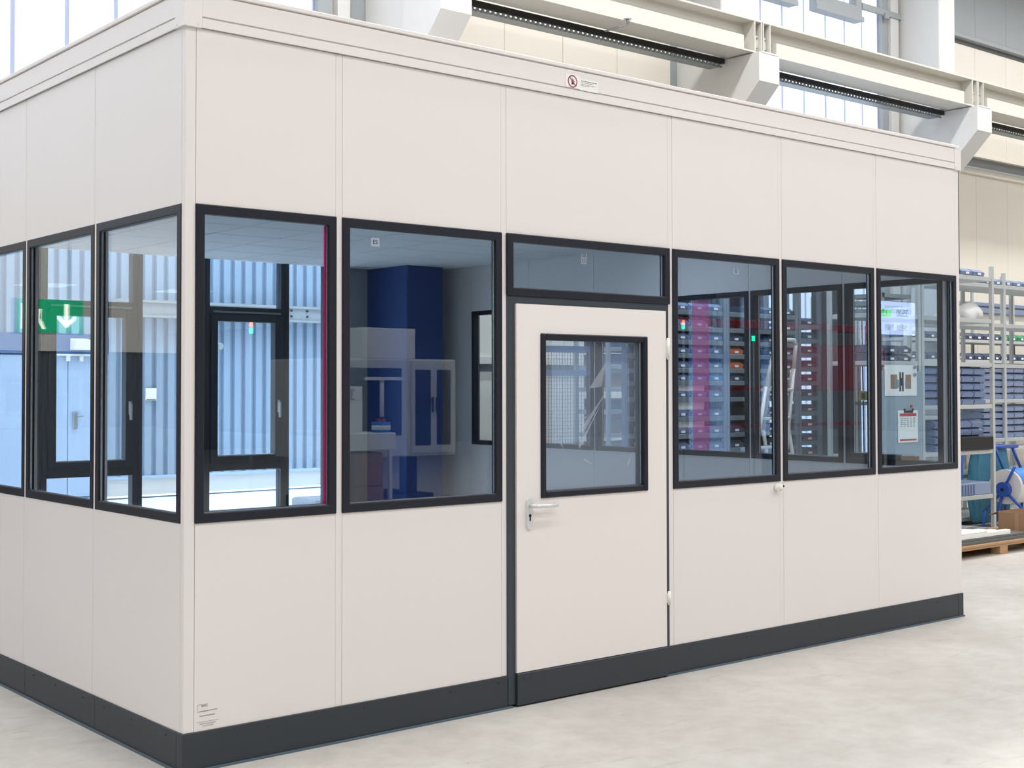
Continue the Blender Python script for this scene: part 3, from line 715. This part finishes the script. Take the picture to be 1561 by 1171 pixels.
small_rack(6.60,7.565,'small parts rack with grey blue bins behind the first windows right of the door',ZC[2:],
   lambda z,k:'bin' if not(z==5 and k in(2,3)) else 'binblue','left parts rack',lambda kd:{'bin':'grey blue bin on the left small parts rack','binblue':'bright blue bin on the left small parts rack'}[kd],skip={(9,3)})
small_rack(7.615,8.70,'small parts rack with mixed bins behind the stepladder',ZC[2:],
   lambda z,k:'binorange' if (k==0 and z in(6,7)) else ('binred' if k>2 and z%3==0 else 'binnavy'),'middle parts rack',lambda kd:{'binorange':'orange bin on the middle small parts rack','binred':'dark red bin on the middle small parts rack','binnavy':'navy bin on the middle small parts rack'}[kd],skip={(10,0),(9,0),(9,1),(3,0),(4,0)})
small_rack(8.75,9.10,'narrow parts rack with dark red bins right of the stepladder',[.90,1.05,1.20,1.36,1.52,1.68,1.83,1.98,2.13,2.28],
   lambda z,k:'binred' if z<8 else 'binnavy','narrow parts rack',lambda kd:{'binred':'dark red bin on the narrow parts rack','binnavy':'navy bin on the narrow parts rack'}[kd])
part('end_panel',MB().box(9.11,9.13,3.6,4.05,0,2.75),'olive',tA0) if False else None
# window behind the left parts rack: its bright gaps put in as white blocks
for i,(a,b_,z0,z1) in enumerate(((6.66,6.83,1.60,1.665),(6.95,7.32,1.60,1.665),(6.66,6.83,1.46,1.515),(6.95,7.32,1.46,1.515),(6.66,6.83,1.275,1.325),(6.95,7.32,1.275,1.325))):
    solo('bright_gap_infill',MB().box(a,b_,3.66,3.9,z0-.06,z1-.015,.003),'paper','white package added for the bright window gap between bins on the left small parts rack','infill','bright gap blocks on the left parts rack')
solo('small_part',MB().box(7.28,7.42,3.64,3.7,2.20,2.215,.003).cyl((7.35,3.66,2.21),(7.35,3.66,2.245),.012,8),'alu','small metal part lying in the gap of the left small parts rack','part')
# stepladder
t=thing('stepladder','grey aluminium stepladder standing open in front of the parts racks','ladder',(7.9,3.1,0))
part('front_rail',MB().tube([(7.60,3.05,0),(7.874,3.1,.98),(8.128,3.2,1.80)],.022,8),'ladder',t)
part('front_rail',MB().tube([(7.10,3.05,0),(7.42,3.1,.98),(7.65,3.16,1.62),(7.84,3.2,2.0)],.022,8),'ladder',t)
part('hand_rail',MB().tube([(7.84,3.2,2.0),(7.88,3.15,2.085),(8.05,3.13,2.085),(8.09,3.14,2.04),(8.128,3.2,1.80)],.02,8),'ladder',t)
part('rear_leg',MB().tube([(8.128,3.22,1.78),(8.42,3.5,1.19),(8.78,3.55,0)],.020,8),'ladder',t)
part('rear_leg',MB().tube([(7.84,3.22,1.95),(8.02,3.5,1.19),(8.32,3.55,0)],.020,8),'ladder',t)
for k in range(6):
    f=(k+.7)/6.5
    part('tread',MB().box(7.13+.60*f,7.62+.48*f,3.03+.12*f,3.13+.12*f,1.8*f,1.8*f+.025,.003),'ladder',t)
# rods and their stand
t=thing('rod_stand','pale panelled stand for long rods right of the parts racks','rack',(9.5,3.6,0))
part('back_panel',MB().box(9.16,9.95,3.72,3.78,0,2.6,.004),'conc',t)
part('side_panel',MB().box(9.14,9.18,3.42,3.75,0,2.7,.003),'olive',t)
part('base_tray',MB().box(9.17,9.95,3.42,3.72,0,.12,.004),'galv',t)
part('holder_bar',MB().box(9.17,9.95,3.46,3.49,1.42,1.46,.003).box(9.17,9.95,3.46,3.49,2.02,2.08,.003),'white',t)
random.seed(11)
for k,(xx,mm,rr,top) in enumerate(((9.20,'anth',.012,2.6),(9.27,'alu',.016,2.5),(9.33,'galv',.018,2.45),(9.40,'black',.008,2.42),(9.46,'alu',.014,2.55),(9.55,'galv',.02,2.6),(9.63,'black',.008,2.5),(9.72,'alu',.014,2.6),(9.80,'anth',.01,2.45))):
    solo('long_rod',MB().cyl((xx,3.43,.12),(xx+random.uniform(-.03,.03),3.44,top),rr,8),mm,'long thin metal rod standing upright in the rod stand','rod','rods in the rod stand')
solo('marking_rod',MB().cyl((9.66,3.41,2.0),(9.66,3.41,2.12),.022,10).cyl((9.66,3.41,2.12),(9.66,3.41,2.28),.020,10).cyl((9.66,3.41,2.28),(9.66,3.41,2.36),.014,10),'red','short red and white tube at the top of the rod stand','tube')
t=thing('yellow_tag','yellow tag with dark letters tied to the rods','tag',(9.6,3.4,1.5))
part('plate',MB().box(9.50,9.72,3.395,3.40,1.475,1.575),'yellow',t)
part('lettering',MB().box(9.53,9.59,3.392,3.396,1.495,1.555).box(9.63,9.69,3.392,3.396,1.495,1.555),'ink',t)
# rack D: left side, seen through the door window, plus mesh guard
tD=rack('shelving_rack','grey shelving rack seen through the door window',7.30,8.4,5.0,5.5,[.4,.83,1.13,1.38,1.62,1.86,2.05],2.6)
for i,(z,mm,h) in enumerate(((1.13,'card',.16),(1.38,'binnavy',.12),(1.62,'card',.16),(1.86,'binlight',.12),(.83,'card',.2),(2.05,'binnavy',.16),(1.30,'redpaint',.03))):
    lab=('brown carton low','navy tray','brown carton upper','pale tray','brown carton lowest','navy tray top','flat red tray')[i]
    solo('shelf_box',MB().box(7.36,8.34,5.02,5.45,z,z+h,.006),mm,lab+' on the rack seen through the door window','box')
t=thing('mesh_guard','pale blue mesh guard partition seen through the door window','fence',(6.6,5.0,0))
part('frame',MB().box(6.36,6.41,5.0,5.04,0,2.05).box(7.02,7.07,5.0,5.04,0,2.05).box(6.41,7.02,5.0,5.04,1.98,2.05).box(6.41,7.02,5.0,5.04,1.74,1.80).box(6.41,7.02,5.0,5.04,.55,.62),'binlight',t)
g=MB()
for k in range(16): g.box(6.43+.038*k,6.433+.038*k,5.015,5.02,.62,1.98)
for k in range(36): g.box(6.41,7.02,5.015,5.02,.62+.038*k,.623+.038*k)
part('wire_mesh',g,'galv',t)['kind']='stuff'

# ------------------------------------------------------------------ right foreground
t=thing('wooden_pallet','wooden pallet carrying grey sheets and a cardboard box right of the cabin','pallet',(9.4,2.0,0))
for k in range(5): part('deck_board',MB().box(8.2,10.6,1.66+.165*k,1.78+.165*k,.10,.122,.002),'wood',t)
for k in range(3): part('stringer',MB().box(8.2,10.6,1.67+.34*k,1.77+.34*k,.078,.10),'wood',t)
for xx in (8.2,9.32,10.45):
    for k in range(3): part('block',MB().box(xx,xx+.14,1.67+.34*k,1.77+.34*k,0,.078,.002),'wood',t)
solo('sheet_stack',MB().box(8.25,9.95,1.69,2.35,.123,.150).box(8.27,9.93,1.71,2.33,.151,.17).box(8.22,9.15,2.0,2.38,.171,.245,.004),'greysheet','stack of grey sheets on the wooden pallet','sheets')
for i,(x0,x1,y0,y1,z0) in enumerate(((8.3,9.62,1.73,1.79,.171),(8.32,9.50,1.81,1.88,.171),(8.3,9.45,1.90,1.975,.171))):
    solo('white_profile',MB().box(x0,x1,y0,y1,z0,z0+.045,.004).box(x0,x0+.9,y0,y1,z0+.046,z0+.06,.002),'white',('longest white plastic profile along the front edge of the grey sheets','middle white plastic profile lying on the grey sheets','shortest white plastic profile behind the other two on the grey sheets')[i],'profile','white profiles on the pallet')
t=thing('cardboard_box','open brown cardboard box at the right end of the pallet','box',(9.8,1.9,.123))
bx0,bx1,by0,by1=10.0,10.58,1.68,2.08
part('walls',MB().box(bx0,bx1,by0,by0+.008,.125,.343).box(bx0,bx1,by1-.008,by1,.125,.343).box(bx0,bx0+.008,by0+.008,by1-.008,.125,.343).box(bx1-.008,bx1,by0+.008,by1-.008,.125,.343).box(bx0+.008,bx1-.008,by0+.008,by1-.008,.124,.13),'card',t)
part('flap',MB().prism([(by1+.001,.343),(by1+.10,.300),(by1+.103,.306),(by1-.002,.350)],'x',bx0+.01,bx1-.01),'card',t)
part('tape',MB().box(bx0-.0015,bx0,by0+.18,by0+.22,.125,.343),'wood',t)
t=thing('bag_stand','blue steel ring stand holding an open teal waste bag between the racks','bag stand',(11.75,3.18,0))
part('ring',MB().tube([(11.33,3.06,.925),(12.12,3.06,.915),(12.22,3.18,.90),(12.12,3.29,.915),(11.33,3.29,.925),(11.33,3.06,.925)],.02,8),'bluesteel',t)
part('leg',MB().tube([(12.22,3.18,.90),(12.36,3.14,.62),(12.36,3.14,0)],.018,8),'bluesteel',t)
part('leg',MB().tube([(11.62,3.05,.91),(11.80,3.03,.60),(11.80,3.03,0)],.014,8),'bluesteel',t)
part('leg',MB().tube([(11.33,3.29,.92),(11.28,3.31,0)],.014,8),'bluesteel',t)
bg_=MB(); random.seed(21); NB=40; LV=14; rows=[]
for l in range(LV+1):
    f=l/LV; row=[]
    for k in range(NB):
        a=2*math.pi*k/NB
        ex,ey=abs(math.cos(a))**.5*math.copysign(1,math.cos(a)),abs(math.sin(a))**.5*math.copysign(1,math.sin(a))
        sw=.82+.26*math.sin(math.pi*min(1,f*1.05))**.8*(1-.35*f)
        wr=1+(.05*math.sin(k*2.1+f*5)+.035*random.uniform(-1,1))*(1-f*.4)
        row.append(bg_.bm.verts.new((11.70+.36*ex*sw*wr,3.175+.10*ey*sw*wr,.06+.85*f+.01*random.uniform(-1,1))))
    rows.append(row)
for r0,r1 in zip(rows[:-1],rows[1:]):
    for k in range(NB): f=bg_.bm.faces.new((r0[k],r0[(k+1)%NB],r1[(k+1)%NB],r1[k])); f.smooth=True
bg_.bm.faces.new(rows[0])
part('bag',bg_,'teal',t)
t=thing('foil_roll_stand','large white foil roll with a blue cover on a blue spoked stand','roll',(11.8,2.75,0))
RX,RY,RZ,RR=11.30,2.75,.495,.195
part('roll',MB().cyl((RX,RY,RZ),(12.5,RY,RZ),RR,40),'foil',t)
part('cover_sheet',MB().prism([(RY+(RR+.006)*math.cos(R(a)),RZ+(RR+.006)*math.sin(R(a))) for a in range(60,171,10)]+[(RY+(RR+.001)*math.cos(R(a)),RZ+(RR+.001)*math.sin(R(a))) for a in range(170,59,-10)],'x',RX+.05,12.49),'bluesheet',t)
part('hub',MB().cyl((RX-.06,RY,RZ-.03),(RX,RY,RZ-.03),.085,24),'bluesteel',t)
part('hub_core',MB().cyl((RX-.066,RY,RZ-.03),(RX-.058,RY,RZ-.03),.02,12),'dark',t)
for a,l in ((118,.30),(-48,.36),(222,.34),(-75,.40)): part('spoke',MB().cyl((RX-.03,RY,RZ-.03),(RX-.03,RY+l*math.cos(R(a)),RZ-.03+l*math.sin(R(a))),.017,8),'bluesteel',t)
part('foot',MB().tube([(RX-.03,RY-.24,RZ-.27),(RX-.03,RY-.30,0)],.017,8),'bluesteel',t)
part('foot',MB().tube([(RX-.03,RY+.22,RZ-.27),(RX-.03,RY+.26,0)],.017,8),'bluesteel',t)
part('far_support',MB().box(12.5,12.53,RY-.2,RY+.2,0,RZ+.1,.005),'bluesteel',t)

# ------------------------------------------------------------------ hall things behind the viewer, seen mirrored in the panes
t=thing('exit_sign','green lit exit sign with running figure and down arrow hanging left of the cabin','sign',(-.68,3,2.05))
ex0,ex1,ez0,ez1=-.72,-.30,1.965,2.17
part('housing',MB().box(ex0-.01,ex1+.01,3.0,3.06,ez0-.01,ez1+.01,.004),'white',t)
part('panel',MB().box(ex0,ex1,2.996,3.0,ez0,ez1),'green',t)
ax=ex0+.11
part('arrow',MB().box(ax-.012,ax+.012,2.992,2.996,ez0+.06,ez1-.025).prism([(ax,ez0+.03),(ax-.055,ez0+.085),(ax-.055,ez0+.11),(ax,ez0+.06),(ax+.055,ez0+.11),(ax+.055,ez0+.085)],'y',2.992,2.996),'signwhite',t)
rx=ex1-.13
part('running_figure',MB().ball((rx+.01,2.994,ez1-.04),.016,8,(1,.2,1)).prism([(rx-.02,ez1-.06),(rx+.025,ez1-.06),(rx+.02,ez0+.09),(rx-.015,ez0+.09)],'y',2.992,2.996).prism([(rx-.015,ez0+.09),(rx+.005,ez0+.09),(rx-.03,ez0+.02),(rx-.045,ez0+.02)],'y',2.992,2.996).prism([(rx,ez0+.09),(rx+.02,ez0+.09),(rx+.05,ez0+.05),(rx+.035,ez0+.03)],'y',2.992,2.996).prism([(rx+.02,ez1-.06),(rx+.05,ez1-.09),(rx+.042,ez1-.10),(rx+.012,ez1-.08)],'y',2.992,2.996).box(rx+.06,rx+.10,2.992,2.996,ez0+.02,ez1-.03),'signwhite',t)
for xx in (ex0+.08,ex1-.08): part('suspension_rod',MB().cyl((xx,3.03,ez1),(xx,3.03,9.4),.006,6),'galv',t)
t=thing('info_screen','bright information screen on a post standing in the hall behind the viewer','screen',(14.1,-6,0))
part('post',MB().box(14.0,14.1,-6.1,-6.02,0,2.45),'anth',t)
part('housing',MB().box(13.53,14.62,-6.06,-6.01,2.36,2.88,.005),'anth',t)
part('display',MB().box(13.55,14.60,-6.012,-6.0,2.38,2.86),'screen',t)
part('green_field',MB().box(13.56,14.0,-6.002,-5.998,2.63,2.74),'screengreen',t)
text('digits_upper','3500',.15,'screenink',t,(14.27,-5.996,2.69),(R(90),0,R(180)))
text('digits_green','1,20',.13,'screenink',t,(13.79,-5.994,2.685),(R(90),0,R(180)))
text('digits_lower','5430  7001',.12,'screenink',t,(14.10,-5.996,2.48),(R(90),0,R(180)))
# machining centre
t=thing('machine_cabinet','light grey machine cabinet with dark glazed double doors in the hall','machine',(7.5,-9.6,0))
part('body',MB().box(6.3,8.4,-10.4,-9.05,.72,2.0,.02),'machine',t)
part('base',MB().box(6.5,8.2,-10.3,-9.3,.0,.2).box(7.85,8.0,-9.6,-9.4,.2,.72),'dark',t)
for xa,xb in ((7.67,7.98),(8.02,8.31)):
    d=part('door',MB().box(xa-.02,xb+.02,-9.05,-9.02,.76,1.96,.006),'machine',t)
    part('glazing',MB().box(xa+.03,xb-.03,-9.021,-9.012,.86,1.86,.003),'darkglass',d)
    part('door_handle',MB().box(xb-.03,xb-.0,-9.0,-8.98,1.3,1.5,.004) if xa<8 else MB().box(xa,xa+.03,-9.0,-8.98,1.3,1.5,.004),'black',d)
part('side_window',MB().box(6.7,7.5,-9.05,-9.04,1.0,1.88,.004),'darkglass',t)
part('pipe_arm',MB().box(6.85,7.4,-8.95,-8.9,1.72,1.76).cyl((7.12,-8.95,1.25),(7.12,-8.95,1.74),.03,10),'white',t)
solo('carton',MB().box(6.90,7.74,-9.7,-9.07,2.0,2.40,.01),'paper','white carton standing on top of the machine cabinet','carton')
t=thing('work_table','white work table with two brown cartons beneath','table',(6.2,-8.5,0))
part('table_top',MB().box(6.10,6.86,-8.9,-8.25,.86,1.07,.01),'white',t)
part('leg',MB().box(6.76,6.80,-8.3,-8.25,0,.86),'alu',t)
part('leg',MB().box(6.80,6.84,-8.8,-8.75,0,.86),'alu',t)
part('leg',MB().box(6.12,6.16,-8.3,-8.25,0,.86),'alu',t)
part('leg',MB().box(6.12,6.16,-8.8,-8.75,0,.86),'alu',t)
solo('brown_carton',MB().box(6.24,6.70,-8.75,-8.28,0,.42,.01),'card','lower brown carton stacked below the work table','carton')
solo('brown_carton',MB().box(6.25,6.69,-8.75,-8.28,.422,.83,.01),'card','upper brown carton stacked below the work table','carton')
t=thing('paint_tub','pale blue tub with dark marks on the work table','tub',(6.77,-8.45,1.07))
part('tub',MB().cyl((6.77,-8.45,1.07),(6.77,-8.45,1.20),.11,16,.12),'bluesheet',t)
part('band',MB().cyl((6.77,-8.45,1.10),(6.77,-8.45,1.16),.119,16,.121),'paper',t)
part('caps',MB().ball((6.73,-8.45,1.215),.03,8).ball((6.81,-8.45,1.215),.03,8),'red',t)
t=thing('number_board','white board with the number 30 standing on the work table','sign',(6.45,-8.7,1.2))
part('board',MB().box(6.25,6.66,-8.72,-8.70,1.075,1.64),'paper',t)
text('digits','30',.2,'ink',t,(6.46,-8.695,1.53),(R(90),0,R(180)))
# red gantry frame
t=thing('red_gantry','tall red gantry frame in the hall behind the viewer','gantry',(16.5,-9.2,0))
part('beam',MB().box(12.2,18.4,-9.4,-9.0,2.60,2.72,.01),'redpaint',t)
part('housing',MB().box(15.3,18.3,-9.5,-9.05,1.56,2.36,.02),'redpaint',t)
part('rail',MB().box(12.2,15.3,-9.3,-9.1,1.57,1.63,.005).box(12.2,18.3,-9.3,-9.1,.95,1.0,.005),'redpaint',t)
for xx in (12.25,15.2,18.3): part('post',MB().box(xx-.06,xx+.06,-9.35,-9.15,0,2.6),'anth',t)
def stack_light(x,y,z,lab):
    t=thing('signal_light',lab,'lamp',(x,y,0))
    part('pole',MB().cyl((x,y,0),(x,y,z-.07),.02,8),'galv',t)
    part('red_lens',MB().cyl((x,y,z),(x,y,z+.06),.022,12),'lampred',t)
    part('green_lens',MB().cyl((x,y,z-.07),(x,y,z-.01),.022,12),'lampgreen',t)
stack_light(5.268,-9,2.35,'red and green signal light left of the machine cabinet')
stack_light(12.836,-9,2.61,'red and green signal light before the left gantry post')
t=thing('signal_light','single green signal light by the gantry','lamp',(14.4,-9,0))
part('pole',MB().cyl((14.4,-8.9,0),(14.4,-8.9,2.38),.02,8),'galv',t)
part('green_lens',MB().cyl((14.4,-8.9,2.38),(14.4,-8.9,2.46),.022,12),'lampgreen',t)
